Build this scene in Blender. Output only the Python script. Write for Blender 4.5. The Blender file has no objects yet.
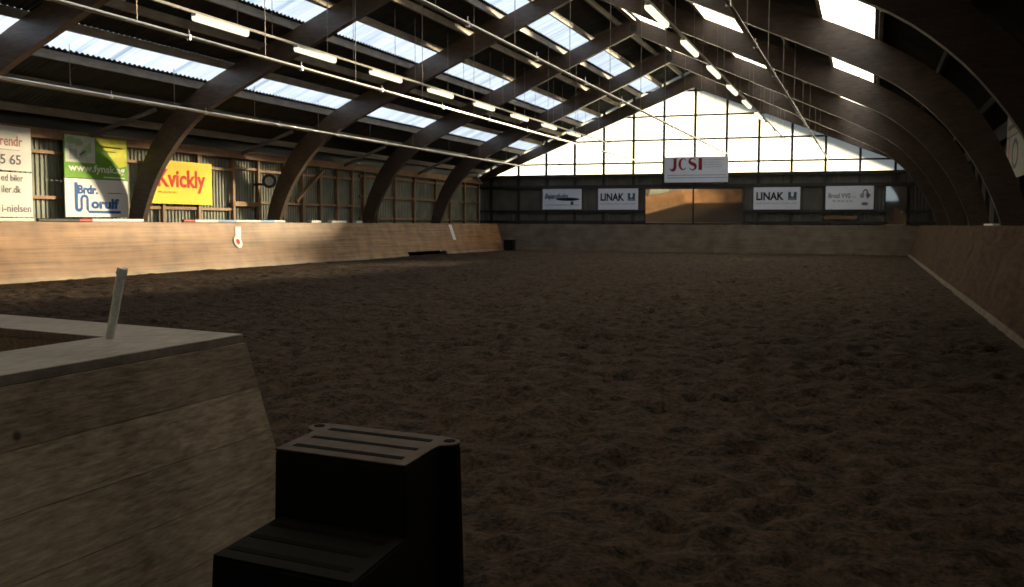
import bpy, math, random
import numpy as np
from mathutils import Vector, Matrix
random.seed(4); RNG = np.random.default_rng(7)
SC = bpy.context.scene; COL = SC.collection

# ------------------------------------------------------------------ mesh helpers
class MB:
    def __init__(s): s.v = []; s.f = []
    def add(s, vs, fs):
        o = len(s.v); s.v += [tuple(v) for v in vs]; s.f += [tuple(i + o for i in f) for f in fs]
    def hexa(s, q):                       # 8 corners: bottom 4 ccw, top 4 ccw
        s.add(q, [(3,2,1,0),(4,5,6,7),(0,1,5,4),(1,2,6,5),(2,3,7,6),(3,0,4,7)])
    def box(s, x0, x1, y0, y1, z0, z1):
        s.hexa([(x0,y0,z0),(x1,y0,z0),(x1,y1,z0),(x0,y1,z0),(x0,y0,z1),(x1,y0,z1),(x1,y1,z1),(x0,y1,z1)])
    def beam(s, a, b, w, h, up=(0,0,1)):  # rectangular bar a->b
        a = Vector(a); b = Vector(b); d = (b-a).normalized(); r = d.cross(Vector(up))
        if r.length < 1e-4: r = d.cross(Vector((0,1,0)))
        r.normalize(); u = r.cross(d); r *= w/2; u *= h/2
        s.hexa([a-r-u, a+r-u, b+r-u, b-r-u, a-r+u, a+r+u, b+r+u, b-r+u])
    def tube(s, a, b, r, n=10, r2=None, cap=True):
        a = Vector(a); b = Vector(b); r2 = r if r2 is None else r2
        d = (b-a).normalized(); p = d.orthogonal().normalized(); q = d.cross(p)
        vs = []
        for c, rr in ((a, r), (b, r2)):
            for i in range(n):
                t = 2*math.pi*i/n; vs.append(c + (p*math.cos(t) + q*math.sin(t))*rr)
        fs = [(i, (i+1)%n, n+(i+1)%n, n+i) for i in range(n)]
        if cap: fs += [tuple(range(n-1,-1,-1)), tuple(range(n,2*n))]
        s.add(vs, fs)
    def prism(s, pts, a0, a1, f):         # polygon pts (p,q) swept from a0 to a1; f(p,q,a)->xyz
        n = len(pts)
        vs = [f(p,q,a0) for p,q in pts] + [f(p,q,a1) for p,q in pts]
        s.add(vs, [tuple(range(n-1,-1,-1)), tuple(range(n,2*n))] + [(i,(i+1)%n,n+(i+1)%n,n+i) for i in range(n)])
    def build(s, name, mat, parent=None, smooth=False, bevel=0):
        me = bpy.data.meshes.new(name); me.from_pydata(s.v, [], s.f); me.update()
        return link_mesh(name, me, mat, parent, smooth, bevel)

def fix_normals(me):
    import bmesh
    b = bmesh.new(); b.from_mesh(me); bmesh.ops.recalc_face_normals(b, faces=b.faces); b.to_mesh(me); b.free()
def link_mesh(name, me, mat, parent=None, smooth=False, bevel=0, fix=True):
    if fix: fix_normals(me)
    o = bpy.data.objects.new(name, me); COL.objects.link(o)
    if mat: me.materials.append(mat)
    if smooth:
        for p in me.polygons: p.use_smooth = True
    if bevel:
        m = o.modifiers.new('bevel', 'BEVEL'); m.width = bevel; m.segments = 2; m.limit_method = 'ANGLE'
    if parent is not None:
        o.parent = parent; o.matrix_parent_inverse = parent.matrix_world.inverted() if parent.type == 'EMPTY' else Matrix()
    return o
def thing(name, label, cat, loc=(0,0,0), group=None):
    o = bpy.data.objects.new(name, None); COL.objects.link(o); o.empty_display_size = .2
    o.location = loc; o.matrix_world = Matrix.Translation(loc); tag(o, label, cat, group); return o
def tag(o, label, cat, group=None):
    o['label'] = label; o['category'] = cat
    if group: o['group'] = group
    return o
def struct(o): o['kind'] = 'structure'; return o
def empty_struct(name, loc=(0,0,0)):
    o = bpy.data.objects.new(name, None); COL.objects.link(o); o.location = loc
    o.matrix_world = Matrix.Translation(loc); return struct(o)

# ------------------------------------------------------------------ materials
def new_mat(name):
    m = bpy.data.materials.new(name); m.use_nodes = True; nt = m.node_tree; nt.nodes.clear()
    out = nt.nodes.new('ShaderNodeOutputMaterial'); return m, nt, out
def N(nt, t, **k):
    n = nt.nodes.new(t)
    for a, b in k.items(): setattr(n, a, b)
    return n
def plain(name, col, rough=.6, metal=0, var=.12, scale=6, spec=.4, bump=0):
    m, nt, out = new_mat(name); b = N(nt, 'ShaderNodeBsdfPrincipled'); nt.links.new(b.outputs[0], out.inputs[0])
    b.inputs['Roughness'].default_value = rough; b.inputs['Metallic'].default_value = metal; b.inputs['Specular IOR Level'].default_value = spec
    tc = N(nt, 'ShaderNodeTexCoord'); ns = N(nt, 'ShaderNodeTexNoise'); ns.inputs['Scale'].default_value = scale; ns.inputs['Detail'].default_value = 4
    nt.links.new(tc.outputs['Object'], ns.inputs['Vector'])
    rp = N(nt, 'ShaderNodeValToRGB'); c = Vector(col)
    rp.color_ramp.elements[0].position = .3; rp.color_ramp.elements[1].position = .7
    rp.color_ramp.elements[0].color = (*(c*(1-var)), 1); rp.color_ramp.elements[1].color = (*(c*(1+var)), 1)
    nt.links.new(ns.outputs['Fac'], rp.inputs[0]); nt.links.new(rp.outputs[0], b.inputs['Base Color'])
    if bump:
        bp = N(nt, 'ShaderNodeBump'); bp.inputs['Strength'].default_value = bump; bp.inputs['Distance'].default_value = .01
        nt.links.new(ns.outputs['Fac'], bp.inputs['Height']); nt.links.new(bp.outputs[0], b.inputs['Normal'])
    return m
def wood(name, dark, light, stretch=(1,8,8), scale=3, rough=.6, blot=.5, spec=.35, spots=False, bump=.15, seams=None, boards=False):
    """long-grained timber: grain noise squeezed across the board plus broad wear blotches"""
    m, nt, out = new_mat(name); L = nt.links.new
    b = N(nt, 'ShaderNodeBsdfPrincipled'); L(b.outputs[0], out.inputs[0]); b.inputs['Specular IOR Level'].default_value = spec
    b.inputs['Roughness'].default_value = rough
    tc = N(nt, 'ShaderNodeTexCoord'); mp = N(nt, 'ShaderNodeMapping'); mp.inputs['Scale'].default_value = stretch; L(tc.outputs['Object'], mp.inputs[0])
    g = N(nt, 'ShaderNodeTexNoise'); g.inputs['Scale'].default_value = scale; g.inputs['Detail'].default_value = 8; g.inputs['Roughness'].default_value = .65; L(mp.outputs[0], g.inputs['Vector'])
    w = N(nt, 'ShaderNodeTexNoise'); w.inputs['Scale'].default_value = 1.7; w.inputs['Detail'].default_value = 5; L(tc.outputs['Object'], w.inputs['Vector'])
    mx = N(nt, 'ShaderNodeMix', data_type='FLOAT'); mx.inputs[0].default_value = blot; L(g.outputs['Fac'], mx.inputs[2]); L(w.outputs['Fac'], mx.inputs[3])
    rp = N(nt, 'ShaderNodeValToRGB'); e = rp.color_ramp.elements; e[0].position = .34; e[0].color = (*dark,1); e[1].position = .66; e[1].color = (*light,1)
    L(mx.outputs[0], rp.inputs[0]); col = rp.outputs[0]
    if spots:                                        # knots, screw heads and scuffs
        v = N(nt, 'ShaderNodeTexVoronoi'); v.inputs['Scale'].default_value = 3.5; L(tc.outputs['Object'], v.inputs['Vector'])
        r2 = N(nt, 'ShaderNodeValToRGB'); r2.color_ramp.elements[0].position = .03; r2.color_ramp.elements[0].color = (.25,.22,.2,1); r2.color_ramp.elements[1].position = .07
        L(v.outputs['Distance'], r2.inputs[0])
        mm = N(nt, 'ShaderNodeMix', data_type='RGBA', blend_type='MULTIPLY'); mm.inputs[0].default_value = 1; L(col, mm.inputs[6]); L(r2.outputs[0], mm.inputs[7]); col = mm.outputs[2]
    if seams:                                        # vertical sheet joints every seams metres along Y
        sp = N(nt, 'ShaderNodeSeparateXYZ'); L(tc.outputs['Object'], sp.inputs[0])
        md = N(nt, 'ShaderNodeMath', operation='PINGPONG'); md.inputs[1].default_value = seams/2; L(sp.outputs[seams_axis(seams)], md.inputs[0])
        r3 = N(nt, 'ShaderNodeMath', operation='GREATER_THAN'); r3.inputs[1].default_value = .012; L(md.outputs[0], r3.inputs[0])
        r4 = N(nt, 'ShaderNodeMapRange'); r4.inputs['To Min'].default_value = .45; L(r3.outputs[0], r4.inputs['Value'])
        mm = N(nt, 'ShaderNodeMix', data_type='RGBA', blend_type='MULTIPLY'); mm.inputs[0].default_value = 1; L(col, mm.inputs[6]); L(r4.outputs[0], mm.inputs[7]); col = mm.outputs[2]
    if boards:                                       # every board weathered to its own tone
        oi = N(nt, 'ShaderNodeObjectInfo'); mr = N(nt, 'ShaderNodeMapRange'); mr.inputs['To Min'].default_value = .68; mr.inputs['To Max'].default_value = 1.15; L(oi.outputs['Random'], mr.inputs['Value'])
        mm = N(nt, 'ShaderNodeMix', data_type='RGBA', blend_type='MULTIPLY'); mm.inputs[0].default_value = 1; L(col, mm.inputs[6]); L(mr.outputs[0], mm.inputs[7]); col = mm.outputs[2]
    L(col, b.inputs['Base Color'])
    bp = N(nt, 'ShaderNodeBump'); bp.inputs['Strength'].default_value = bump; bp.inputs['Distance'].default_value = .01; L(g.outputs['Fac'], bp.inputs['Height']); L(bp.outputs[0], b.inputs['Normal'])
    return m
def seams_axis(s): return 1
def emit(name, col, k):
    m, nt, out = new_mat(name); e = N(nt, 'ShaderNodeEmission'); e.inputs[0].default_value = (*col,1); e.inputs[1].default_value = k
    nt.links.new(e.outputs[0], out.inputs[0]); return m
def sheet_glass(name, tint, clear, gloss, var=0):
    """translucent sheet: part clear, part light-scattering, thin glossy skin"""
    m, nt, out = new_mat(name); L = nt.links.new
    tr = N(nt, 'ShaderNodeBsdfTransparent'); tr.inputs[0].default_value = (*tint,1)
    tl = N(nt, 'ShaderNodeBsdfTranslucent'); tl.inputs[0].default_value = (*tint,1)
    gl = N(nt, 'ShaderNodeBsdfGlossy'); gl.inputs['Roughness'].default_value = .08
    m1 = N(nt, 'ShaderNodeMixShader'); m1.inputs[0].default_value = clear; L(tl.outputs[0], m1.inputs[1]); L(tr.outputs[0], m1.inputs[2])
    m2 = N(nt, 'ShaderNodeMixShader'); m2.inputs[0].default_value = gloss; L(m1.outputs[0], m2.inputs[1]); L(gl.outputs[0], m2.inputs[2])
    if var:                                         # corrugation shading put into the tint as darker stripes
        tc = N(nt, 'ShaderNodeTexCoord'); mp = N(nt, 'ShaderNodeMapping'); mp.inputs['Scale'].default_value = (.25, 3.2, .25); L(tc.outputs['Object'], mp.inputs[0])
        ns = N(nt, 'ShaderNodeTexNoise'); ns.inputs['Scale'].default_value = 1; ns.inputs['Detail'].default_value = 3; L(mp.outputs[0], ns.inputs['Vector'])
        rp = N(nt, 'ShaderNodeValToRGB'); e = rp.color_ramp.elements; e[0].position = .36; e[0].color = (*[c*(1-var) for c in tint],1); e[1].position = .60; e[1].color = (*tint,1)
        L(ns.outputs['Fac'], rp.inputs[0]); L(rp.outputs[0], tr.inputs[0]); L(rp.outputs[0], tl.inputs[0])
    L(m2.outputs[0], out.inputs[0]); return m

M = dict(
    sky_sheet = sheet_glass('shade_striped_sheet', (.84,.90,.98), .35, .02, .22),
    sky_clear = sheet_glass('clear_skylight_sheet', (.88,.93,.96), .78, .02),
    gable = sheet_glass('gable_sheet', (.44,.46,.46), .03, .03),
    roof = plain('roof_sheet', (.036,.037,.035), .9, var=.35, scale=2),
    frame = wood('laminated_timber', (.045,.032,.025), (.125,.091,.072), (2,2,9), 2.2, .34, .35, spec=.5),
    purlin = wood('purlin_timber', (.17,.145,.12), (.34,.30,.25), (6,.6,6), 3, .7),
    stud = wood('stud_timber', (.20,.115,.065), (.42,.26,.155), (6,6,.6), 3, .7),
    wallsheet = plain('wall_sheet', (.24,.255,.21), .75, var=.25, scale=1.3),
    backsheet = plain('gable_wall_sheet', (.12,.118,.108), .8, var=.2, scale=1.3),
    steel = plain('dark_steel', (.03,.03,.03), .6, var=.1),
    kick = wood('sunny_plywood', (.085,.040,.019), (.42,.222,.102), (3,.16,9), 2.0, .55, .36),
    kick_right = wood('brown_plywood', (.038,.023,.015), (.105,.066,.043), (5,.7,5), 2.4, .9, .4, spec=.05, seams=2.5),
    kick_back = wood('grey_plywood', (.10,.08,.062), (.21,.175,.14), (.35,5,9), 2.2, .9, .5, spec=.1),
    strip = wood('pale_base_board', (.16,.105,.065), (.38,.27,.175), (5,.4,5), 3, .6),
    box = wood('weathered_board', (.12,.088,.060), (.64,.50,.365), (8,1.8,11), 6, .7, .45, spots=True, bump=.35, boards=True),
    cap = wood('weathered_cap', (.13,.105,.088), (.36,.30,.26), (9,2.5,9), 5, .6, .5, spots=True, bump=.2),
    galv = plain('galvanised', (.85,.90,.86), .45, .0, var=.15, scale=60),
    pvc = plain('white_pipe', (.92,.90,.84), .36, .85, var=.04),
    wire = plain('steel_wire', (.25,.22,.19), .5, .5),
    lamp = emit('lamp_diffuser', (1.0,.93,.66), 1.45),
    lamp_body = plain('lamp_body', (.7,.7,.66), .4),
    rail = plain('light_rail', (.42,.39,.33), .4),
    plastic = plain('black_plastic', (.006,.006,.007), .6, spec=.25, var=.2, scale=20),
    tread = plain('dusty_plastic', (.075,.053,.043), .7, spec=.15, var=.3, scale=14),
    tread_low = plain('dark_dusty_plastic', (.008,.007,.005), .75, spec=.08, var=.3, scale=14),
    groove = plain('tread_groove', (.006,.005,.004), .85, spec=.05),
    white = plain('sign_white', (.80,.80,.80), .6, spec=.12, var=.02),
    offwhite = plain('sign_cream', (.80,.78,.75), .6, spec=.12, var=.02),
    greywhite = plain('sign_grey_white', (.76,.83,.98), .6, spec=.12, var=.03),
    green = plain('sign_green', (.16,.36,.04), .6, spec=.12), yellow = plain('sign_yellow', (.86,.66,.06), .6, spec=.12, var=.02),
    lime = plain('sign_lime', (.62,.62,.06), .6, spec=.12), grey = plain('sign_grey', (.40,.45,.42), .6, spec=.12), palegreen = plain('card_green', (.38,.55,.30), .6, spec=.12), silver = plain('card_silver', (.62,.66,.62), .6, spec=.12),
    blue = plain('ink_blue', (.035,.12,.36), .6, spec=.12), red = plain('ink_red', (.60,.03,.015), .6, spec=.12), maroon = plain('ink_maroon', (.22,.03,.04), .6, spec=.12),
    black = plain('ink_black', (.012,.014,.018), .6, spec=.12), ink_grey = plain('ink_grey', (.16,.15,.17), .6, spec=.12), ink_pink = plain('ink_pink', (.55,.25,.22), .6, spec=.12), ink_faint = plain('ink_faint', (.30,.32,.40), .6, spec=.12), ochre = plain('ink_ochre', (.55,.36,.03), .6, spec=.12), slate = plain('ink_slate', (.06,.12,.20), .6, spec=.12),
    pole_white = plain('pole_white', (.8,.79,.74), .4), pole_red = plain('pole_red', (.5,.06,.04), .4), pole_blue = plain('pole_blue', (.25,.42,.62), .4), pole_black = plain('pole_black', (.03,.03,.03), .5),
    rusty = wood('rusty_board', (.10,.06,.035), (.24,.15,.09), (.5,5,5), 3),
    conc = plain('concrete', (.16,.15,.14), .9, var=.2),
)
def mirror_mat():
    m, nt, out = new_mat('mirror_glass'); b = N(nt, 'ShaderNodeBsdfPrincipled'); b.inputs['Metallic'].default_value = 1; b.inputs['Roughness'].default_value = .03
    b.inputs['Base Color'].default_value = (.86,.88,.87,1); nt.links.new(b.outputs[0], out.inputs[0]); return m
M['mirror'] = mirror_mat()
def sand_mat():
    m, nt, out = new_mat('arena_sand'); L = nt.links.new; b = N(nt, 'ShaderNodeBsdfPrincipled'); L(b.outputs[0], out.inputs[0]); b.inputs['Roughness'].default_value = .95; b.inputs['Specular IOR Level'].default_value = .12
    tc = N(nt, 'ShaderNodeTexCoord'); n1 = N(nt, 'ShaderNodeTexNoise'); n1.inputs['Scale'].default_value = 5.5; n1.inputs['Detail'].default_value = 9; n1.inputs['Roughness'].default_value = .72
    n2 = N(nt, 'ShaderNodeTexNoise'); n2.inputs['Scale'].default_value = 30; n2.inputs['Detail'].default_value = 6; n2.inputs['Roughness'].default_value = .75
    for n in (n1, n2): L(tc.outputs['Object'], n.inputs['Vector'])
    mx = N(nt, 'ShaderNodeMix', data_type='FLOAT'); mx.inputs[0].default_value = .5; L(n1.outputs['Fac'], mx.inputs[2]); L(n2.outputs['Fac'], mx.inputs[3])
    rp = N(nt, 'ShaderNodeValToRGB'); e = rp.color_ramp.elements; e[0].position = .41; e[0].color = (.006,.004,.0028,1); e[1].position = .60; e[1].color = (.080,.051,.033,1); L(mx.outputs[0], rp.inputs[0]); L(rp.outputs[0], b.inputs['Base Color'])
    bp = N(nt, 'ShaderNodeBump'); bp.inputs['Strength'].default_value = .8; bp.inputs['Distance'].default_value = .03; L(mx.outputs[0], bp.inputs['Height']); L(bp.outputs[0], b.inputs['Normal'])
    return m
M['sand'] = sand_mat()

# ------------------------------------------------------------------ the hall's measures (metres)
C = -8.66                       # X of the ridge line
YB = 50.6                       # gable wall
YR = -4.5                       # rear wall
XL, XR = -20.6, 3.28            # side walls
FR = [22.95 + 6.98*k for k in range(-3, 5)]      # portal frames along Y
FR = FR[:-1]
outer = lambda u: 9.25 - .436*u
sheet = lambda u: outer(u) + .215
CAMZ = 1.4

# ------------------------------------------------------------------ floor: churned sand
def vnoise(x, y, s, seed):
    r = np.random.default_rng(seed); T = r.random((256,256)); X = x*s; Y = y*s
    i = np.floor(X).astype(int); j = np.floor(Y).astype(int); f = X-i; g = Y-j; f = f*f*(3-2*f); g = g*g*(3-2*g)
    t = lambda a,b: T[a%256, b%256]
    return (t(i,j)*(1-f)+t(i+1,j)*f)*(1-g) + (t(i,j+1)*(1-f)+t(i+1,j+1)*f)*g - .5
def build_floor():
    ys = [-4.7]
    while ys[-1] < 50.9: ys.append(ys[-1] + max(.05, .0075*abs(ys[-1]) if ys[-1] > 0 else .25))
    ys = np.array(ys); xs = np.concatenate([np.arange(-20.8,-7,.085), np.arange(-7,3.5,.045)])
    X, Y = np.meshgrid(xs, ys); Z = np.zeros_like(X)
    for s, a, k in ((.35,.05,1),(1.1,.05,2),(2.7,.05,3),(6,.05,4),(13,.026,5)): Z += a*vnoise(X, Y, s, k)
    rg = np.random.default_rng(3)
    for _ in range(12000):                                     # hoof prints
        d = rg.random(); cx = rg.uniform(-18,1.5); cy = 1 + 47*rg.random()**1.3; r = rg.uniform(.05,.095); dep = rg.uniform(.025,.07)*(.55 if cy < 9 else 1)
        j0, j1 = np.searchsorted(ys, [cy-.3, cy+.3]); i0, i1 = np.searchsorted(xs, [cx-.3, cx+.3])
        q = ((X[j0:j1,i0:i1]-cx)**2 + (Y[j0:j1,i0:i1]-cy)**2)/r**2
        Z[j0:j1,i0:i1] += -dep*np.exp(-q) + .35*dep*np.exp(-(np.sqrt(q)-1.6)**2*3)
    edge = np.minimum(np.minimum(X+18.4, 1.72-X), 48.6-Y); Z *= np.clip(edge*2+.25, .15, 1)
    Z -= .01
    n, m = X.shape; V = np.stack([X,Y,Z],-1).reshape(-1,3)
    idx = np.arange(n*m).reshape(n,m); F = np.stack([idx[:-1,:-1],idx[:-1,1:],idx[1:,1:],idx[1:,:-1]],-1).reshape(-1,4)
    me = bpy.data.meshes.new('floor'); me.vertices.add(len(V)); me.vertices.foreach_set('co', V.astype(np.float32).ravel())
    me.loops.add(F.size); me.loops.foreach_set('vertex_index', F.ravel().astype(np.int32)); me.polygons.add(len(F)); me.polygons.foreach_set('loop_start', np.arange(0,F.size,4,dtype=np.int32))
    me.update(calc_edges=True); me.validate(); me.polygons.foreach_set('use_smooth', np.ones(len(F),bool))
    return struct(link_mesh('floor', me, M['sand'], fix=False))
build_floor()

# ------------------------------------------------------------------ roof
def corrugated(mb, side, xa, xb, y0, y1, dz=0.0, amp=.024, pitch=.177, seg=6, th=0):
    """wavy sheet between X=xa and xb on the roof slope (side -1 left, +1 right)"""
    n = max(2, int(round((y1-y0)/pitch*seg))); vs = []
    for i in range(n+1):
        y = y0 + (y1-y0)*i/n; w = amp*math.cos(2*math.pi*y/pitch)
        for x in (xa, xb): vs.append((x, y, sheet(abs(x-C)) + w + dz))
    mb.add(vs, [(2*i,2*i+1,2*i+3,2*i+2) for i in range(n)])
L_SKY = [(-18.0,-16.92),(-14.75,-13.67),(-11.5,-10.4)]
R_SKY = [(-1.15,.10),(-4.9,-3.65),(-8.5,-7.4)]
L_PUR = [-20.3,-19.15,-18.0,-16.92,-15.83,-14.75,-13.67,-12.58,-11.5,-10.4,-9.3]
R_PUR = [2.7,1.4,.10,-1.15,-2.4,-3.65,-4.9,-6.15,-7.4,-8.5]
Y0S, Y1S = FR[0], 50.9              # skylights run from the second frame to the gable
ceiling = empty_struct('ceiling')
mb = MB()
xl = [-21.3]+[x for p in L_SKY for x in p]+[C]
for a, b in zip(xl[0::2], xl[1::2]): corrugated(mb, -1, a, b+(.13 if b != C else 0), YR-.3, 52.8, dz=-.008)
xr = [C, R_SKY[2][0], R_SKY[2][1], R_SKY[1][0], R_SKY[1][1], R_SKY[0][0], R_SKY[0][1], 4.0]
for a, b in zip(xr[0::2], xr[1::2]): corrugated(mb, 1, a-(.13 if a != C else 0), b, YR-.3, 52.8, dz=-.008)
for s, rows in ((-1, L_SKY), (1, R_SKY)):
    for a, b in rows:
        corrugated(mb, s, a, b, YR-.3, Y0S); corrugated(mb, s, a, b, Y1S, 52.8)
mb.build('roof_sheeting', M['roof'], ceiling)
for x in L_PUR + R_PUR:
    u = abs(x-C); s = -1 if x < C else 1
    mb = MB(); mb.prism([(-.04,0.0),(.04,0.0),(.04,.205),(-.04,.205)], YR, 52.4, lambda p,q,a,u=u,x=x: (x+p, a, outer(u)+.005+q))
    mb.build('purlin', M['purlin' if x < 1 else 'roof'], ceiling)  # shade under the right eaves put into the lowest purlins' colour
mb = MB(); mb.prism([(-.09,.1),(.09,.1),(.09,.26),(-.09,.26)], YR, 52.4, lambda p,q,a: (C+p, a, 9.0+q)); mb.build('ridge_beam', M['purlin'], ceiling)
wn = 2
for s, rows in ((-1, L_SKY), (1, R_SKY)):
    for a, b in rows:
        for k in range(0, len(FR)):
            if a > -2 and k == 1:                    # unseen bay, low on the right, made opaque to darken the near floor
                mb = MB(); corrugated(mb, s, a, b, FR[k], FR[k+1]); mb.build('roof_sheeting', M['roof'], ceiling); continue
            y0, y1 = FR[k], (FR[k+1] if k < len(FR)-1 else Y1S)
            mb = MB(); n = 6; w = (y1-y0)/n
            for i in range(n):                                  # lapped sheets, one corrugation over the next
                corrugated(mb, s, a, b, y0+i*w, y0+(i+1)*w+(.2 if i < n-1 else 0), dz=.006*(i%2))
            struct(mb.build('window_%d' % wn, M['sky_sheet' if s < 0 else 'sky_clear'])); wn += 1

# ------------------------------------------------------------------ laminated timber portal frames
SOF = [(11.45,-.02),(11.42,.7),(11.28,1.43),(11.03,2.1),(10.68,2.8),(10.23,3.41),(9.85,3.84),(9.3,4.32),(8.8,4.64),(7.88,5.08),(6.6,5.66),(3.6,7.02),(0,8.65)]
OUT = [(0,9.245),(3.6,7.68),(6.0,6.63),(8.3,5.63),(9.0,5.28),(9.8,4.76),(10.48,4.2),(10.93,3.6),(11.26,3.0),(11.52,2.4),(11.66,2.0),(11.8,1.38),(11.83,.7),(11.84,-.02)]
def smooth_curve(P, it=2):
    for _ in range(it):
        Q = [P[0]]
        for a, b in zip(P, P[1:]): Q += [(.75*a[0]+.25*b[0], .75*a[1]+.25*b[1]), (.25*a[0]+.75*b[0], .25*a[1]+.75*b[1])]
        P = Q + [P[-1]]
    return P
def resample(P, n):
    d = [0]
    for a, b in zip(P, P[1:]): d.append(d[-1]+math.hypot(b[0]-a[0], b[1]-a[1]))
    t = np.linspace(0, d[-1], n); return list(zip(np.interp(t, d, [p[0] for p in P]), np.interp(t, d, [p[1] for p in P])))
S1 = resample(smooth_curve(SOF), 48); O1 = resample(smooth_curve(OUT), 48)
LAB = {2:'nearest dark laminated timber arch in view, its left foot cut off by the picture edge', 3:'dark timber arch with its left foot between the white-blue sign and the yellow sign',
       4:'dark timber arch whose left foot carries the round floodlight', 5:'dark timber arch with its left foot between the diagonal brace and the black gap under the kick wall',
       6:'dark timber arch with its left foot nearest the far left corner', 
       0:'dark timber arch nearest the rear wall behind the viewer', 1:'dark timber arch just ahead of the mounting block, above the view'}
for k, y in enumerate(FR):
    if k == 0: continue
    t = thing('arched_roof_frame', LAB[k], 'roof frame', (C, y, 0), 'timber portal frames')
    for s in (-1, 1):
        mb = MB(); n = len(S1); vs = []
        for dy in (-.1, .1):
            for p in S1 + O1: vs.append((C + s*p[0], y+dy, p[1]))
        m = 2*n; fs = []
        for i in range(n-1):
            fs += [(i, i+1, m-2-i, m-1-i), (m+i, m+m-1-i, m+m-2-i, m+i+1)]
            fs += [(i, m+i, m+i+1, i+1), (m-1-i, m-2-i, m+m-2-i, m+m-1-i)]
        fs += [(0, m-1, m+m-1, m), (n-1, m+n-1, m+n, n)]
        mb.add(vs, fs); o = mb.build('half_arch', M['frame'], t)
    mb = MB(); mb.box(C-.12, C+.12, y-.112, y+.112, 8.72, 8.98); mb.build('ridge_plate', M['steel'], t)

# ------------------------------------------------------------------ walls
def ribbed(mb, axis, a0, a1, z0, z1, base, depth=.03, pitch=.16, sgn=1):
    """trapezoid-profiled sheeting; axis 'y' = wall along Y at X=base, 'x' = wall along X at Y=base; z1 may be a function"""
    n = int((a1-a0)/pitch); P = []
    for i in range(n):
        a = a0 + (a1-a0)*i/n; w = (a1-a0)/n
        P += [(a,0),(a+.35*w,0),(a+.5*w,depth),(a+.85*w,depth)]
    P.append((a1,0)); vs = []
    for a, d in P:
        zt = z1(a) if callable(z1) else z1
        for z in (z0, zt): vs.append((base+sgn*d, a, z) if axis == 'y' else (a, base+sgn*d, z))
    mb.add(vs, [(2*i,2*i+1,2*i+3,2*i+2) for i in range(len(P)-1)])
wl = empty_struct('wall_left'); wr = empty_struct('wall_right'); wb = empty_struct('wall_back'); wf = empty_struct('wall_front')
mb = MB(); ribbed(mb, 'y', YR, YB, 0, 3.75, XL-.1, sgn=1); mb.build('wall_sheeting', M['wallsheet'], wl)
mb = MB(); mb.box(XL-.14, XL-.1, YR, YB, 3.72, 4.3); mb.build('eave_shade_board', M['pole_black'], wl)  # black board put in for the shade between wall head and roof
studs = [12.2,13.8,15.4,17.0,18.6,21.26,24.5,26.2,28.04,29.5,31.1,32.4,33.66,34.97,36.2,37.2,38.4,40.15,42.13,44.6,46.4,48.3,50.3]
for y in studs:
    mb = MB(); mb.box(XL-.02, XL+.10, y-.055, y+.055, 0, 3.62); mb.build('stud', M['stud'], wl)
def girt(y0, y1, z, h=.09, d=.08):
    mb = MB(); mb.box(XL-.03, XL-.03+d, y0, y1, z-h/2, z+h/2); mb.build('wall_rail', M['stud'], wl)
girt(10, 22.0, 3.25); girt(10, 22.0, 2.05); girt(22.0, 28.04, 3.2); girt(22, 28.04, 1.85)
girt(28.04, 29.5, 3.28, .08); girt(28.04, 29.5, 2.05, .16, .14); girt(29.5, 36.9, 3.25); girt(29.5, 36.9, 2.12); girt(36.9, 50.4, 3.42); girt(36.9, 50.4, 2.55); girt(36.9, 50.4, 1.6)
mb = MB(); mb.box(XL-.05, XL+.16, YR, YB, 3.6, 3.86); mb.build('eave_beam', M['stud'], wl)
mb = MB(); mb.beam((XL+.16, 31.75, 2.2), (XL+.16, 33.75, 3.5), .10, .13, (1,0,0)); mb.build('diagonal_brace', M['stud'], wl)
for y in FR[1:7]:                                              # struts from wall head up to the purlins
    mb = MB(); mb.beam((XL+.1, y-1.55, 3.75), (-19.2, y-.25, 4.62), .09, .12); mb.build('eave_strut', M['frame'], wl)
mb = MB(); ribbed(mb, 'y', YR, YB, 0, 4.3, XR+.1, sgn=-1); mb.build('wall_sheeting', M['backsheet'], wr)
for y in np.arange(-3, 50, 2.33):
    if y < 9.6: continue
    mb = MB(); mb.box(XR-.10, XR+.02, y-.055, y+.055, 0, 3.62); mb.build('stud', M['roof'], wr)
mb = MB(); mb.box(XR-.16, XR+.05, YR, YB, 3.6, 3.86); mb.build('eave_beam', M['roof'], wr)
mb = MB(); ribbed(mb, 'x', XL-.1, XR+.1, 0, 4.05, YB+.1, sgn=-1); mb.build('wall_sheeting', M['backsheet'], wb)
MUL = [-18.28+1.613*i for i in range(-1, 14)]
for z, h, d in ((3.98,.16,.16),(3.40,.16,.14),(2.08,.13,.14),(1.52,.12,.16)):
    mb = MB(); mb.box(XL, XR, YB-d+.08, YB+.08, z-h/2, z+h/2); mb.build('wall_rail', M['steel'], wb)
for x in MUL:
    if XL < x < XR: mb = MB(); mb.box(x-.07, x+.07, YB-.04, YB+.08, 0, 4.0); mb.build('wall_post', M['steel'], wb)
mb = MB(); rt_ = lambda a: sheet(abs(a-C))-.03; ribbed(mb, 'x', XL-.1, -2.2, 0, rt_, YR-.05, sgn=1); ribbed(mb, 'x', 2.6, XR+.1, 0, rt_, YR-.05, sgn=1); ribbed(mb, 'x', -2.2, 2.6, 0, 1.9, YR-.05, sgn=1); ribbed(mb, 'x', -2.2, 2.6, 3.6, rt_, YR-.05, sgn=1); mb.build('wall_sheeting', M['backsheet'], wf)
# unseen daylight panel added in the rear wall for the far mirrors to reflect
o = MB(); o.box(-2.2, 2.6, YR+.02, YR+.04, 1.9, 3.6); struct(o.build('window_50', M['gable']))
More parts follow.
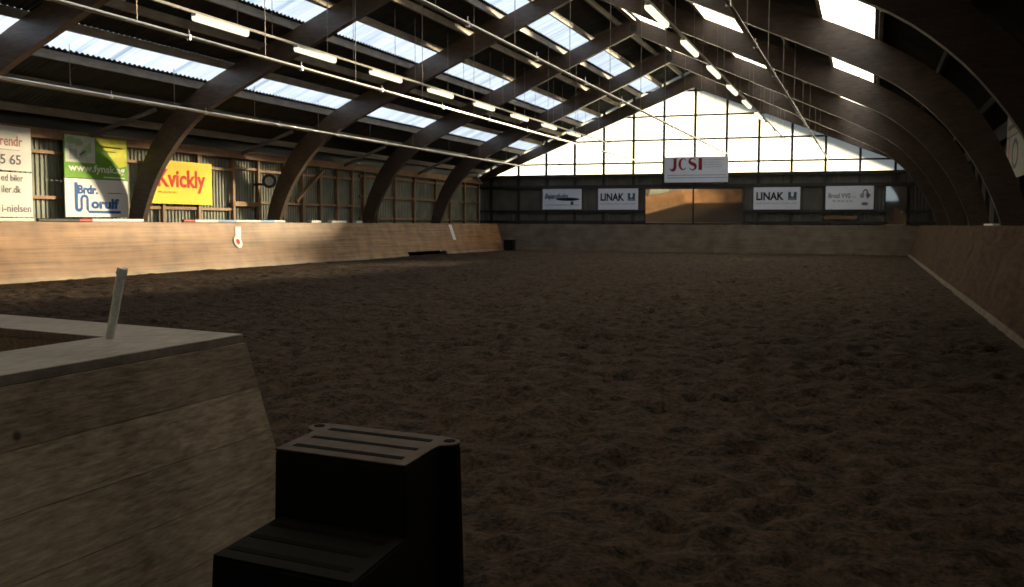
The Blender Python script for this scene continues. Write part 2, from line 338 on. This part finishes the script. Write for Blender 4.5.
# gable window: one translucent pane with its glazing grid
w1 = empty_struct('window_1', (C, YB, 4.05))
top = lambda x: sheet(abs(x-C)) - .04
mb = MB(); mb.prism([(XL-.1,4.05),(XR+.1,4.05),(XR+.1,top(XR+.1)),(C,top(C)),(XL-.1,top(XL-.1))], YB+.04, YB+.05, lambda p,q,a: (p,a,q)); mb.build('glazing', M['gable'], w1)
for x in MUL:
    if XL < x < XR: mb = MB(); mb.box(x-.06, x+.06, YB-.06, YB+.035, 4.05, top(x)); mb.build('mullion', M['steel'], w1)
for s_ in (-1, 1):
    mb = MB(); mb.prism([(0,9.20),(11.7,outer(11.7)-.03),(11.7,3.72),(0,8.40)], 50.25, 50.42, lambda p,q,a: (C+s_*p, a, q)); mb.build('rafter', M['frame'], w1)
for z in (4.62, 5.80, 7.02, 8.28):
    hw = min((9.4-z)/.436, 11.9); mb = MB(); mb.box(C-hw, C+hw, YB-.03, YB+.035, z-.045, z+.045); mb.build('glazing_bar', M['steel'], w1)

# ------------------------------------------------------------------ kick walls
def kick_profile_left(z0=0): return [(-18.4-.5*z0/1.4,z0),(-18.9,1.4),(-19.25,1.4),(-19.25,1.36),(-18.95,1.36),(-18.45-.5*z0/1.4,z0)]
t = thing('kick_wall', 'long sunlit tan plywood kick wall leaning along the left side of the arena', 'kick wall', (-18.4, 20, 0))
fy = lambda p,q,a: (p,a,q)
mb = MB()
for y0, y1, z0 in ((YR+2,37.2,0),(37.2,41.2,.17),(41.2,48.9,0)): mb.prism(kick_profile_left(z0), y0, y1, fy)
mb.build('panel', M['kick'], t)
for y0, y1 in ((YR+2,37.2),(41.2,48.7)):
    mb = MB(); mb.prism([(-18.36,-.02),(-18.40,.10),(-18.44,.10),(-18.40,-.02)], y0, y1, fy); mb.build('base_strip', M['strip'], t)
mb = MB(); mb.box(-19.2,-18.85, 37.0, 41.4, -.05, .16); mb.build('gap_shade', M['groove'], t)  # black block standing in for the shade inside the gap
t = thing('kick_wall', 'brown plywood kick wall leaning along the right edge of the picture', 'kick wall', (1.72, 20, 0))
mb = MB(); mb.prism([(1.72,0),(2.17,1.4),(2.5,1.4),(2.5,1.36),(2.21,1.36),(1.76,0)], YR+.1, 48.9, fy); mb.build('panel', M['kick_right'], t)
mb = MB(); mb.prism([(1.68,-.02),(1.72,.07),(1.76,.07),(1.72,-.02)], YR+.1, 48.7, fy); mb.build('base_strip', M['kick_back'], t)
t = thing('kick_wall', 'dull grey-brown plywood kick wall across the far end below the mirrors', 'kick wall', (C, 48.6, 0))
mb = MB(); fx = lambda p,q,a: (a,p,q)
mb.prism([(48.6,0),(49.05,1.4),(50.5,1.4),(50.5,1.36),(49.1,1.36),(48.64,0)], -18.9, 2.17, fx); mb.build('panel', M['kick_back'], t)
t = thing('kick_wall', 'tan plywood kick wall across the near end, seen only in the far mirrors', 'kick wall', (-12, -2.6, 0))
mb = MB(); mb.prism([(-2.5,0),(-2.95,1.4),(-3.3,1.4),(-3.3,1.36),(-3.0,1.36),(-2.54,0)], -18.9, -2.6, fx); mb.build('panel', M['kick'], t)
# markers on the kick wall
def on_left(y, z): return Vector((-18.4 - .5*z/1.4, y, z))
NL = Vector((1.4, 0, .5)).normalized()
t = thing('arena_marker', 'white arena marker with red spot hung on the sunlit left kick wall', 'marker', on_left(25.95,.9))
def slab(mb, y0, y1, z0, z1, d0=.005, d1=.02):
    q = []
    for d in (d0, d1):
        for y, z in ((y0,z0),(y1,z0),(y1,z1),(y0,z1)): q.append(on_left(y,z)+NL*d)
    mb.hexa(q)
def disc(mb, c, r, nrm, d0, d1, n=24, ax=None):
    c = Vector(c); mb.tube(c+nrm*d0, c+nrm*d1, r, n)
mb = MB(); mb.hexa([on_left(y,z)+NL*d for d in (.005,.02) for y,z in ((25.60,.86),(25.86,.86),(26.06,1.26),(25.78,1.26))]); mb.build('strap', M['white'], t)
mb = MB(); disc(mb, on_left(25.66,.78), .20, NL, .022, .035); mb.build('disc', M['white'], t)
mb = MB(); disc(mb, on_left(25.66,.79), .09, NL, .037, .042); mb.build('red_spot', M['red'], t)
mb = MB(); slab(mb, 42.4, 42.75, .62, 1.34, .004, .012); tag(mb.build('pale_board', M['offwhite']), 'pale upright board on the far end of the left kick wall', 'board')
mb = MB(); disc(mb, on_left(46.4,.98), .06, NL, .0, .06); tag(mb.build('reflector', M['white'], smooth=False), 'small round white reflector near the far left corner', 'reflector')
# jump poles and blocks lying along the top of the left kick wall
def pole(label, y0, y1, bands, x=-19.08, r=.045, z=1.4):
    t = thing('jump_pole', label, 'jump pole', (x, y0, z), 'jump poles along the left kick wall')
    a = y0; L = y1-y0
    for f, m in bands:
        mb = MB(); mb.tube((x,a,z+r), (x,a+f*L,z+r), r, 12); mb.build('band', M[m], t); a += f*L
pole('white jump pole on the left kick wall under the cut-off signs', 14.5, 18.1, [(1,'pole_white')])
pole('dark and red ended jump pole on the left kick wall under the white-blue sign', 18.25, 21.9, [(.36,'pole_black'),(.12,'pole_red'),(.52,'pole_white')])
pole('white and pale blue jump pole on the left kick wall under the yellow sign', 23.6, 28.9, [(.1,'pole_red'),(.2,'pole_white'),(.18,'pole_blue'),(.25,'pole_white'),(.15,'pole_blue'),(.12,'pole_white')])
def ledge_block(label, y0, y1, h=.09):
    mb = MB(); mb.box(-19.15, -18.98, y0, y1, 1.401, 1.4+h); tag(mb.build('pole_end', M['pole_white'], bevel=.008), label, 'wooden block')
ledge_block('white block on the left kick wall just right of the floodlight arch', 30.5, 31.15)
ledge_block('longer white block on the left kick wall below the diagonal brace', 31.9, 33.0)
ledge_block('small white block on the left kick wall farthest from the floodlight', 33.75, 34.25)
mb = MB(); mb.box(2.2, 2.32, 20.6, 22.2, 1.401, 1.44); tag(mb.build('plank_end', M['pole_white'], bevel=.01), 'pale plank lying on top of the right kick wall', 'plank')
# dark crate in the far left corner
t = thing('corner_crate', 'black crate at the foot of the far kick wall, left corner', 'crate', (-18.0, 48.3, 0))
mb = MB(); mb.box(-18.15,-17.65,47.95,48.4,0,.55); mb.build('crate_body', M['plastic'], t, bevel=.02)
mb = MB(); mb.box(-18.17,-17.63,47.93,48.42,.50,.56); mb.build('crate_rim', M['plastic'], t, bevel=.01)

# ------------------------------------------------------------------ signs
class Board:
    def __init__(s, name, label, o, ex, ey, w, h, mat, cat='sign', th=.03, group=None):
        s.o = Vector(o); s.ex = Vector(ex); s.ey = Vector(ey); s.n = s.ex.cross(s.ey); s.w = w; s.h = h
        s.t = thing(name, label, cat, s.o + s.ex*w/2, group); s.rect(0,0,1,1,mat,'panel',-th,0)
    def P(s, a, b, d=0): return s.o + s.ex*(a*s.w) + s.ey*(b*s.h) + s.n*d
    def poly(s, pts, mat, name, d0=.001, d1=.004):
        mb = MB(); n = len(pts); vs = [s.P(a,b,d0) for a,b in pts]+[s.P(a,b,d1) for a,b in pts]
        mb.add(vs, [tuple(range(n-1,-1,-1)), tuple(range(n,2*n))]+[(i,(i+1)%n,n+(i+1)%n,n+i) for i in range(n)])
        return mb.build(name, M[mat], s.t)
    def rect(s, a0, b0, a1, b1, mat, name, d0=.001, d1=.004): return s.poly([(a0,b0),(a1,b0),(a1,b1),(a0,b1)], mat, name, d0, d1)
    def ellipse(s, a, b, ra, rb, mat, name, d0=.001, d1=.004): return s.poly([(a+ra*math.cos(t*math.pi/16), b+rb*math.sin(t*math.pi/16)) for t in range(32)], mat, name, d0, d1)
    def ring(s, a, b, ra, rb, k, mat, name, t0=0, t1=32, d0=.001, d1=.004):
        mb = MB()
        for i in range(t0, t1):
            q = []
            for d in (d0, d1):
                for j, f in ((i,1),(i+1,1),(i+1,k),(i,k)):
                    t = j*math.pi/16; q.append(s.P(a+ra*f*math.cos(t), b+rb*f*math.sin(t), d))
            mb.hexa(q)
        return mb.build(name, M[mat], s.t)
    def text(s, body, a0, b0, a1, b1, mat, bold=0, shear=0, name='lettering', d=.006):
        cu = bpy.data.curves.new('t', 'FONT'); cu.body = body; cu.offset = bold; cu.shear = shear; cu.extrude = .002; cu.resolution_u = 3
        ob = bpy.data.objects.new('t', cu); COL.objects.link(ob)
        me = bpy.data.meshes.new_from_object(ob.evaluated_get(bpy.context.evaluated_depsgraph_get()))
        bpy.data.objects.remove(ob); bpy.data.curves.remove(cu)
        xs = [v.co.x for v in me.vertices]; ys = [v.co.y for v in me.vertices]
        X0, X1, Y0, Y1 = min(xs), max(xs), min(ys), max(ys)
        for v in me.vertices:
            a = a0 + (a1-a0)*(v.co.x-X0)/(X1-X0); b = b0 + (b1-b0)*(v.co.y-Y0)/(Y1-Y0); v.co = s.P(a, b, d + v.co.z)
        iv = sorted((min(xs[i] for i in p.vertices), max(xs[i] for i in p.vertices), p.index) for p in me.polygons); words = []; e = -9
        for x0, x1, pi in iv:                                  # one part per word
            if x0 > e + .17: words.append([])
            words[-1].append(pi); e = max(e, x1)
        for wd in words:
            used = {}; fs = [[used.setdefault(i, len(used)) for i in me.polygons[pi].vertices] for pi in wd]
            m2 = bpy.data.meshes.new(name); m2.from_pydata([me.vertices[i].co[:] for i in used], [], fs); m2.update(); link_mesh(name, m2, M[mat], s.t, fix=False)
        bpy.data.meshes.remove(me)
    def small_print(s, a0, b0, a1, b1, mat, seed=1): return s.rect(a0, b0, a1, b1, mat, 'small_print')   # a line of print too small to read
XS = XL + .20
def left_board(name, label, y0, y1, z0, z1, mat, **k): k_ = .9903; y0, y1, z0, z1 = y0*k_, y1*k_, 1.4+(z0-1.4)*k_, 1.4+(z1-1.4)*k_; return Board(name, label, (XS, y0, z0), (0,1,0), (0,0,1), y1-y0, z1-z0, mat, **k)
_r = Board.rect
def back_board(name, label, x0, x1, z0, z1, mat, y=YB-.12, **k): x0 += .07; x1 += .07; return Board(name, label, (x0, y, z0), (1,0,0), (0,0,1), x1-x0, z1-z0, mat, **k)

b = left_board('advertising_sign', 'cut-off white sign with pink letters and digits, upper left edge of the picture', 15.6, 19.56, 2.70, 3.83, 'offwhite')
fy_ = lambda y: (y-15.6)/3.96
b.text('rendr', fy_(18.6), .55, fy_(19.28), .78, 'ink_pink', .01); b.small_print(fy_(16.4), .46, fy_(19.2), .472, 'ink_faint', 3); b.text('65 65', fy_(18.40), .14, fy_(19.22), .36, 'ink_grey', .012)
b = left_board('advertising_sign', 'cut-off white sign with grey letters below the pink lettered one', 15.6, 19.56, 1.52, 2.66, 'offwhite')
b.text('ed biler', fy_(18.6), .80, fy_(19.27), .95, 'ink_grey', .0); b.text('iler.dk', fy_(18.6), .54, fy_(19.2), .70, 'ink_grey', .0); b.text('i-nielsen', fy_(18.6), .11, fy_(19.5), .28, 'ink_grey', .0)
b = left_board('advertising_sign', 'green and yellow sign with a web address above the blue lettered sign', 20.66, 23.05, 2.62, 3.80, 'green')
b.poly([(.47,.98),(.99,.98),(.99,.36),(.86,.30)], 'lime', 'yellow_field'); b.rect(.015,.36,.47,.98,'silver','photo',.005,.008)
b.ellipse(.10,.86,.075,.09,'palegreen','card',.009,.011); b.ellipse(.21,.83,.07,.085,'palegreen','card',.009,.011); b.poly([(.20,.42),(.42,.62),(.40,.86),(.27,.66)],'palegreen','card',.009,.011); b.poly([(.08,.42),(.19,.42),(.19,.66),(.08,.66)],'grey','card',.009,.011)
b.poly([(.24,.52),(.33,.62),(.31,.65),(.22,.55)],'ink_grey','card_mark',.012,.014)
b.text('www.fynsk.ag', .06, .10, .95, .33, 'white', .02); b.small_print(.55, .76, .92, .79, 'ink_grey', 5); b.small_print(.55, .66, .80, .68, 'ink_grey', 6); b.small_print(.60,.035,.95,.06,'white',8)
b = left_board('advertising_sign', 'white sign with large blue lettering on the left wall', 20.66, 23.05, 1.54, 2.60, 'white')
b.text('Brdr.', .19, .60, .50, .84, 'blue', .045)
b.rect(.14,.22,.19,.90,'blue','logo'); b.ring(.20,.24,.06,.11,.25,'blue','logo',16,32); b.rect(.225,.22,.262,.46,'blue','logo'); b.ring(.29,.46,.065,.13,.45,'blue','logo',0,16); b.rect(.315,.19,.355,.46,'blue','logo'); b.poly([(.315,.20),(.36,.10),(.87,.10),(.87,.17),(.355,.17),(.355,.22)],'blue','logo')
b.text('orulf', .39, .22, .84, .50, 'blue', .05); b.small_print(.66,.64,.90,.66,'ink_grey',4)
b = left_board('advertising_sign', 'bright yellow sign with red lettering on the left wall', 23.80, 26.97, 1.98, 3.33, 'yellow')
b.text('Kvickly', .17, .26, .89, .80, 'red', .028); b.text('NORDBORG', .18, .24, .45, .295, 'ochre', .0)
b = back_board('advertising_sign', 'leftmost white sign on the far wall with black script and a black oval', -16.9, -14.7, 2.19, 3.29, 'greywhite')
b.text('Bejersholm', .05, .44, .66, .78, 'slate', .03, .35); b.ellipse(.65,.50,.30,.075,'black','oval'); b.small_print(.45,.485,.85,.515,'ink_faint',2); b.small_print(.05,.20,.95,.225,'ink_faint',12); b.ellipse(.76,.30,.04,.10,'slate','emblem')
def linak(x0, x1, lab):
    b = back_board('advertising_sign', lab, x0, x1, 2.17, 3.29, 'greywhite')
    b.text('LINAK', .06, .42, .655, .78, 'black', .032)
    b.rect(.745,.42,.925,.78,'slate','logo'); b.poly([(.805,.80),(.865,.80),(.865,.62),(.835,.54),(.805,.62)],'greywhite','logo_cut',.005,.007); b.rect(.765,.44,.905,.50,'ink_faint','logo_cut',.005,.007)
    b.text('WE IMPROVE YOUR LIFE', .05, .24, .93, .31, 'ink_faint')
linak(-13.77, -11.6, 'white sign with black capital lettering left of the mirrors on the far wall')
linak(-5.65, -3.38, 'white sign with black capital lettering right of the mirrors on the far wall')
b = back_board('advertising_sign', 'rightmost white sign on the far wall with a grey figure emblem', -2.17, .06, 2.17, 3.32, 'greywhite')
b.text('Brosl VVS', .06, .49, .52, .69, 'ink_grey', .012); b.text('A/S', .54, .49, .63, .56, 'ink_faint'); b.text('Tlf. 74 45 16 52', .14, .31, .56, .40, 'ink_grey', .0)
b.ring(.83,.70,.06,.16,.6,'ink_grey','emblem',2,18); b.poly([(.85,.78),(.94,.60),(.87,.44),(.84,.58)],'ink_grey','emblem'); b.ellipse(.76,.58,.045,.10,'ink_faint','emblem'); b.ellipse(.82,.24,.07,.07,'ink_grey','emblem')
b = back_board('advertising_sign', 'large hanging sign with maroon capitals in front of the gable window', -10.2, -6.93, 3.57, 4.88, 'greywhite', y=YB-.22)
def arc(cx, cy, rx, ry, t0, t1, n=18): return [(cx+rx*math.cos(math.radians(t0+(t1-t0)*i/n)), cy+ry*math.sin(math.radians(t0+(t1-t0)*i/n))) for i in range(n+1)]
def stroke(b, P, W, mat):                 # a letter drawn as one stroke of changing width (in board heights)
    q = []; A = b.w/b.h; n = len(P); up_, dn = [], []
    for i in range(n):
        a = P[max(i-1,0)]; c = P[min(i+1,n-1)]; dx, dy = (c[0]-a[0])*A, c[1]-a[1]; l = math.hypot(dx,dy) or 1; w = np.interp(i/(n-1), [k[0] for k in W], [k[1] for k in W])/2
        up_.append((P[i][0]-dy/l*w/A, P[i][1]+dx/l*w)); dn.append((P[i][0]+dy/l*w/A, P[i][1]-dx/l*w))
    mb = MB(); vs = []
    for d in (.001,.006): vs += [b.P(x,y,d) for x,y in up_] + [b.P(x,y,d) for x,y in dn]
    fs = []; m = 2*n
    for i in range(n-1): fs += [(i,i+1,n+i+1,n+i), (m+i,m+n+i,m+n+i+1,m+i+1), (i,m+i,m+i+1,i+1), (n+i,n+i+1,m+n+i+1,m+n+i)]
    fs += [(0,n,m+n,m), (n-1,m+n-1,m+m-1,m+m-1-n+n-0) if False else (n-1,m+n-1,m+2*n-1,2*n-1)]
    mb.add(vs, fs); mb.build('letter', M[mat], b.t)
stroke(b, [(.168,.955),(.168,.62)]+arc(.125,.62,.043,.14,0,-150), [(0,.12),(.5,.12),(.8,.06),(1,.03)], 'maroon'); b.rect(.125,.925,.21,.955,'maroon','letter')
stroke(b, arc(.298,.72,.055,.215,42,318,26), [(0,.02),(.18,.05),(.5,.11),(.82,.05),(1,.02)], 'maroon')
stroke(b, arc(.445,.835,.046,.11,20,235,16)[:-2]+[(.445,.72)]+arc(.445,.605,.048,.115,60,-160,16)[1:], [(0,.02),(.2,.05),(.5,.13),(.8,.05),(1,.02)], 'maroon')
b.rect(.54,.48,.595,.95,'maroon','letter')
for i in range(4): b.small_print(.61, .86-.09*i, .93-.03*(i%2), .875-.09*i, 'ink_faint', 20+i)
for i in range(2): b.small_print(.05, .27-.10*i, .97, .295-.10*i, 'ink_faint', 30+i)
# right wall sign seen between two arches
b = Board('advertising_sign', 'pale sign with a red stripe between the arches on the right wall', (XR-.2, 26.6, 2.5), (0,-1,0), (0,0,1), 4.4, 1.6, 'grey')
b.rect(.10,.02,.125,.62,'red','stripe'); b.rect(.02,.62,.98,.64,'ink_grey','line'); b.small_print(.05,.74,.6,.80,'ink_grey',41); b.ring(.35,.35,.12,.22,.7,'ink_grey','emblem')

# ------------------------------------------------------------------ mirrors on the far wall
def mirror(label, x0, x1, z0, z1, tilt=2.0, yaw=0.0):
    th = math.radians(tilt); w = x1-x0; h = z1-z0; Y = YB-.10
    t = thing('riding_mirror', label, 'mirror', ((x0+x1)/2, Y, z0), 'riding mirrors')
    def f(a, b, d):
        xx = a*w; dy = -math.sin(math.radians(yaw))*(a-.5)*w
        return Vector((x0+xx, Y - b*h*math.sin(th) - d + dy, z0 + b*h*math.cos(th)))
    mb = MB(); mb.hexa([f(0,0,0),f(1,0,0),f(1,0,.01),f(0,0,.01),f(0,1,0),f(1,1,0),f(1,1,.01),f(0,1,.01)]); mb.build('mirror_glass', M['mirror'], t)
    mb = MB(); e = .03
    for a0,b0,a1,b1 in ((-e/w,-e/h,1+e/w,0),(-e/w,1,1+e/w,1+e/h),(-e/w,0,0,1),(1,0,1+e/w,1)):
        mb.hexa([f(a0,b0,-.03),f(a1,b0,-.03),f(a1,b0,.015),f(a0,b0,.015),f(a0,b1,-.03),f(a1,b1,-.03),f(a1,b1,.015),f(a0,b1,.015)])
    mb.build('mirror_frame', M['steel'], t)
mirror('left half of the wide mirror pair below the hanging sign', -11.12, -8.66, 1.47, 3.24)
mirror('right half of the wide mirror pair below the hanging sign', -8.58, -6.13, 1.47, 3.24)
mirror('narrow mirror at the far right corner of the far wall', .68, 1.62, 1.40, 3.28, 1.0, 0)
t = thing('board', 'rusty brown board under the rightmost far wall sign', 'board', (-1.0, YB-.15, 1.7))
mb = MB(); mb.box(-2.15, -.6, YB-.11, YB-.041, 1.68, 1.85); mb.build('plank', M['rusty'], t)

# ------------------------------------------------------------------ floodlight on the left wall
t = thing('floodlight', 'round black floodlight with grey lens on the left wall by an arch', 'floodlight', (-19.9, 29.3, 2.6))
c = Vector((-19.88, 29.2, 2.86)); ax = Vector((.55,-.83,0)).normalized()
mb = MB(); mb.tube(c-ax*.2, c+ax*.05, .14, 20, .22); mb.build('housing', M['steel'], t)
mb = MB(); mb.tube(c+ax*.05, c+ax*.07, .15, 20); mb.build('lens', M['grey'], t)
mb = MB(); mb.tube(c+ax*.03, c+ax*.062, .25, 20); mb.build('rim', M['steel'], t)
mb = MB(); mb.box(XL-.02, -19.85, 29.32, 29.40, 2.72, 2.80); mb.build('bracket', M['steel'], t)

# ------------------------------------------------------------------ sprinkler pipes and lighting rails
def roof_under(x): return outer(abs(x-C)) + .1
def hanger(t, x, y, z0):
    mb = MB(); mb.tube((x,y,z0), (x,y,roof_under(x)), .008, 6); mb.build('hanger', M['wire'], t)
def pipe(label, x, z, y0, hy):
    t = thing('sprinkler_pipe', label, 'sprinkler pipe', (x, y0, z), 'sprinkler pipes')
    mb = MB(); mb.tube((x,y0,z), (x,YB-.05,z), .036, 12); mb.build('pipe', M['pvc'], t, smooth=True)
    for y in hy: hanger(t, x, y, z+.03)
    for y in [v+1.3 for v in hy]:
        mb = MB(); mb.tube((x,y,z+.02), (x,y,z+.13), .010, 8, .006); mb.build('nozzle', M['pvc'], t)
        mb = MB(); mb.tube((x,y,z-.055), (x,y,z+.04), .039, 10); mb.build('pipe_joint', M['pvc'], t)
pipe('lowest white sprinkler pipe, running closest to the left wall above the signs', -17.5, 4.47, 8, np.arange(10.6,50,3.6))
pipe('white sprinkler pipe hanging just below the left row of strip lights', -11.35, 4.66, 8, np.arange(9.4,50,3.6))
pipe('white sprinkler pipe hanging left of the ridge, between the two rows of lights', -6.45, 4.75, 8, np.arange(10.4,50,3.6))
pipe('white sprinkler pipe on the right, steeply slanting across the picture', -2.05, 4.65, 8, np.arange(9.8,50,3.6))
def light_row(x, z, y_first, n, side, words):
    t = thing('lighting_rail', 'thin rail carrying the %s row of strip lights' % side, 'lighting rail', (x, y_first, z), 'lighting rails')
    mb = MB(); mb.box(x-.03, x+.03, y_first-6, YB-.1, z+.10, z+.15); mb.build('rail', M['rail'], t)
    for k in range(n+1):
        hanger(t, x, y_first-1.85+3.7*k, z+.15)
        hanger(t, x, y_first+.55+3.7*k, z+.15)
    for k in range(n):
        y = y_first + 3.7*k
        l = thing('strip_light', '%s strip light of the %s row, counted from the viewer' % (words[k], side), 'strip light', (x, y, z), 'strip lights, %s row' % side)
        mb = MB(); mb.box(x-.055, x+.055, y-.9, y+.9, z+.05, z+.10); mb.build('housing', M['lamp_body'], l)
        mb = MB(); mb.prism([(-.065,.05),(-.06,-.01),(-.035,-.045),(.035,-.045),(.06,-.01),(.065,.05)], y-.88, y+.88, lambda p,q,a: (x+p, a, z+q)); mb.build('diffuser', M['lamp'], l)
W = ['first','second','third','fourth','fifth','sixth','seventh','eighth','ninth','tenth','eleventh','twelfth']
light_row(-12.9, 5.50, 13.6, 9, 'left', W)
light_row(-4.05, 5.47, 19.2, 9, 'right', W)

# ------------------------------------------------------------------ near left: boarded corner with flat cap
HB = .95
K = Vector((-2.37, 3.285, HB)); dA = Vector((-.012,-1,0)).normalized(); dB = Vector((-.986,.166,0)).normalized()
t = thing('boarded_corner', 'weathered plank corner barrier with a flat cap in the left foreground', 'barrier', (K.x, K.y, 0))
LA, LB = 5.6, 3.4
def arm_pt(i, s, z, off=0):           # outer face of arm i (0 along the viewer's side, 1 along the arena) at distance s from the corner
    k = (HB-z)
    out = Vector((1,0,0))*.20*k/.95 + Vector((.166,.986,0))*.12*k/.95 if s == 0 else (Vector((1,0,0))*.20 if i == 0 else Vector((.166,.986,0))*.12)*k/.95
    return Vector((K.x,K.y,z)) + (dA if i == 0 else dB)*s + out
nb = 5; zt = HB-.036
for i, LL in ((0, LA), (1, LB)):
    for r in range(nb):
        z0 = zt*r/nb + (.003 if r else 0); z1 = zt*(r+1)/nb
        mb = MB(); a0, a1 = arm_pt(i,0,z0), arm_pt(i,LL,z0); b0, b1 = arm_pt(i,0,z1), arm_pt(i,LL,z1)
        n = Vector((-.03,0,0)) if i == 0 else Vector((-.005,-.03,0)); kx = Vector((-.03,-.03,0))
        mb.hexa([a0, a1, a1+n, a0+kx, b0, b1, b1+n, b0+kx]); mb.build('board', M['box'], t)
# cap: two mitred planks around the open hollow
inn = Vector((K.x-.45, K.y-.285, HB)); e0 = K + dA*LA; e1 = K + dB*LB
i0 = Vector((K.x-.42, K.y-LA, HB)); i1 = inn + dB*(LB-.35) + Vector((0,-.05,0))
def cap(pts):
    mb = MB(); mb.prism([(p.x,p.y) for p in pts], HB-.036, HB, lambda p,q,a: (p,q,a)); return mb.build('cap_plank', M['cap'], t, bevel=.004)
cap([K, e0, i0, inn]); cap([K, inn, i1, e1])
mb = MB(); mb.prism([(inn.x-.02,inn.y),(i0.x-.02,i0.y),(i0.x+.0,i0.y),(inn.x,inn.y)], 0, HB-.037, lambda p,q,a: (p,q,a)); mb.build('inner_board', M['box'], t)
mb = MB(); mb.prism([(inn.x,inn.y+.02),(i1.x,i1.y+.02),(i1.x,i1.y+.04),(inn.x,inn.y+.04)], 0, HB-.037, lambda p,q,a: (p,q,a)); mb.build('inner_board', M['box'], t)
t = thing('pipe_post', 'short leaning galvanised pipe with a cap standing on the plank corner', 'post', (-2.75, 2.97, HB))
pb = Vector((-2.75, 2.96, HB)); pt = pb + Vector((.058,.01,.262))
d = (pt-pb).normalized()
mb = MB(); mb.tube(pb, pt, .0165, 16); mb.build('pipe', M['galv'], t)
mb = MB(); mb.tube(pt-d*.012, pt+d*.012, .0215, 16, .019); mb.build('end_cap', M['galv'], t)

# ------------------------------------------------------------------ mounting block
t = thing('mounting_block', 'black plastic stepped mounting block with dusty treads in the foreground', 'mounting block', (-1.56, 2.5, 0))
def mbp(x, y, z): return Vector((-1.575+.99*x-.08*y, 2.67-.10*x+.99*y, z))   # local origin: middle of the top step's front edge
def tier(mb, x0, x1, y0, y1, z, dr=.04):
    k = dr*z
    mb.hexa([mbp(x0-k,y0-k,0),mbp(x1+k,y0-k,0),mbp(x1+k,y1+k,0),mbp(x0-k,y1+k,0),mbp(x0,y0,z),mbp(x1,y0,z),mbp(x1,y1,z),mbp(x0,y1,z)])
ZT = .65
out_l = [(-.255,0),(-.258,.24),(-.264,.29),(-.292,.305),(-.312,.33),(-.316,.365),(-.302,.40),(-.26,.42)]
outl = out_l + [(-x,y) for x,y in out_l[::-1]]
mb = MB(); n = len(outl)
vs = [mbp(x*1.05, (y-.2)*1.06+.2, 0) for x,y in outl] + [mbp(x,y,ZT-.004) for x,y in outl]
mb.add(vs, [tuple(range(n-1,-1,-1)), tuple(range(n,2*n))]+[(i,(i+1)%n,n+(i+1)%n,n+i) for i in range(n)])
tier(mb, -.238, .262, -.40, .1, .425); tier(mb, -.285, .285, -.78, 0, .21)
mb.build('body', M['plastic'], t, bevel=.008)
def tread(pts, z, mat, grooves, x0, x1):
    mb = MB(); mb.prism(pts, z-.003, z+.006, lambda p,q,a: mbp(p,q,a)); o = mb.build('tread', M[mat], t, bevel=.003)
    for y, w in grooves:
        mb = MB(); mb.prism([(x0,y),(x1,y),(x1,y+w),(x0,y+w)], z+.003, z+.0075, lambda p,q,a: mbp(p,q,a)); mb.build('groove', M['groove'], o)
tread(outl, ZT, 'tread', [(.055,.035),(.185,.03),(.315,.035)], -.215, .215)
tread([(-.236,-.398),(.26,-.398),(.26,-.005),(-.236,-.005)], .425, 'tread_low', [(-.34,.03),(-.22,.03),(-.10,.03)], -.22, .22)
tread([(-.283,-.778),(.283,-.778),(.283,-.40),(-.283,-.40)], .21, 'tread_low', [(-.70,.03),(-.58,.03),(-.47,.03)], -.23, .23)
for sx in (-1, 1):
    mb = MB(); c = mbp(sx*.276, .36, ZT+.004); mb.tube(c, c+Vector((0,0,.005)), .02, 20); mb.build('grip_hole', M['groove'], t)

# ------------------------------------------------------------------ light
w = bpy.data.worlds.new('World'); SC.world = w; w.use_nodes = True
bg = w.node_tree.nodes['Background']; bg.inputs[0].default_value = (.90,.96,1.0,1); bg.inputs[1].default_value = 1.5
sun = bpy.data.lights.new('sun', 'SUN'); sun.energy = 72; sun.color = (1,.77,.47); sun.angle = math.radians(7.5)
so = bpy.data.objects.new('sun', sun); COL.objects.link(so)
el = math.radians(11.8); az = Vector((.61,.79)).normalized()
so.rotation_euler = Vector((-az.x*math.cos(el), -az.y*math.cos(el), -math.sin(el))).to_track_quat('-Z','Y').to_euler()

# ------------------------------------------------------------------ camera
f, pitch, yaw, roll = 968.5, .0719, .3530, .0042
fw = Vector((-math.sin(yaw)*math.cos(pitch), math.cos(yaw)*math.cos(pitch), -math.sin(pitch)))
rt = Vector((math.cos(yaw), math.sin(yaw), 0)); up = rt.cross(fw)
r2 = rt*math.cos(roll) + up*math.sin(roll); u2 = -rt*math.sin(roll) + up*math.cos(roll)
cam = bpy.data.cameras.new('camera'); co = bpy.data.objects.new('camera', cam); COL.objects.link(co)
co.matrix_world = Matrix(((r2.x,u2.x,-fw.x,0),(r2.y,u2.y,-fw.y,0),(r2.z,u2.z,-fw.z,CAMZ),(0,0,0,1)))
cam.sensor_width = 36; cam.lens = f/1024*36; cam.clip_start = .05; cam.clip_end = 300
cam.dof.use_dof = True; cam.dof.focus_distance = 4.5; cam.dof.aperture_fstop = 8
SC.camera = co
vs_ = SC.view_settings; vs_.view_transform = 'Standard'; vs_.look = 'None'; vs_.exposure = 0; vs_.gamma = 1; vs_.use_curve_mapping = False
SC.cycles.use_denoising = True; SC.cycles.max_bounces = 10; SC.cycles.transparent_max_bounces = 16
SC.cycles.diffuse_bounces = 6
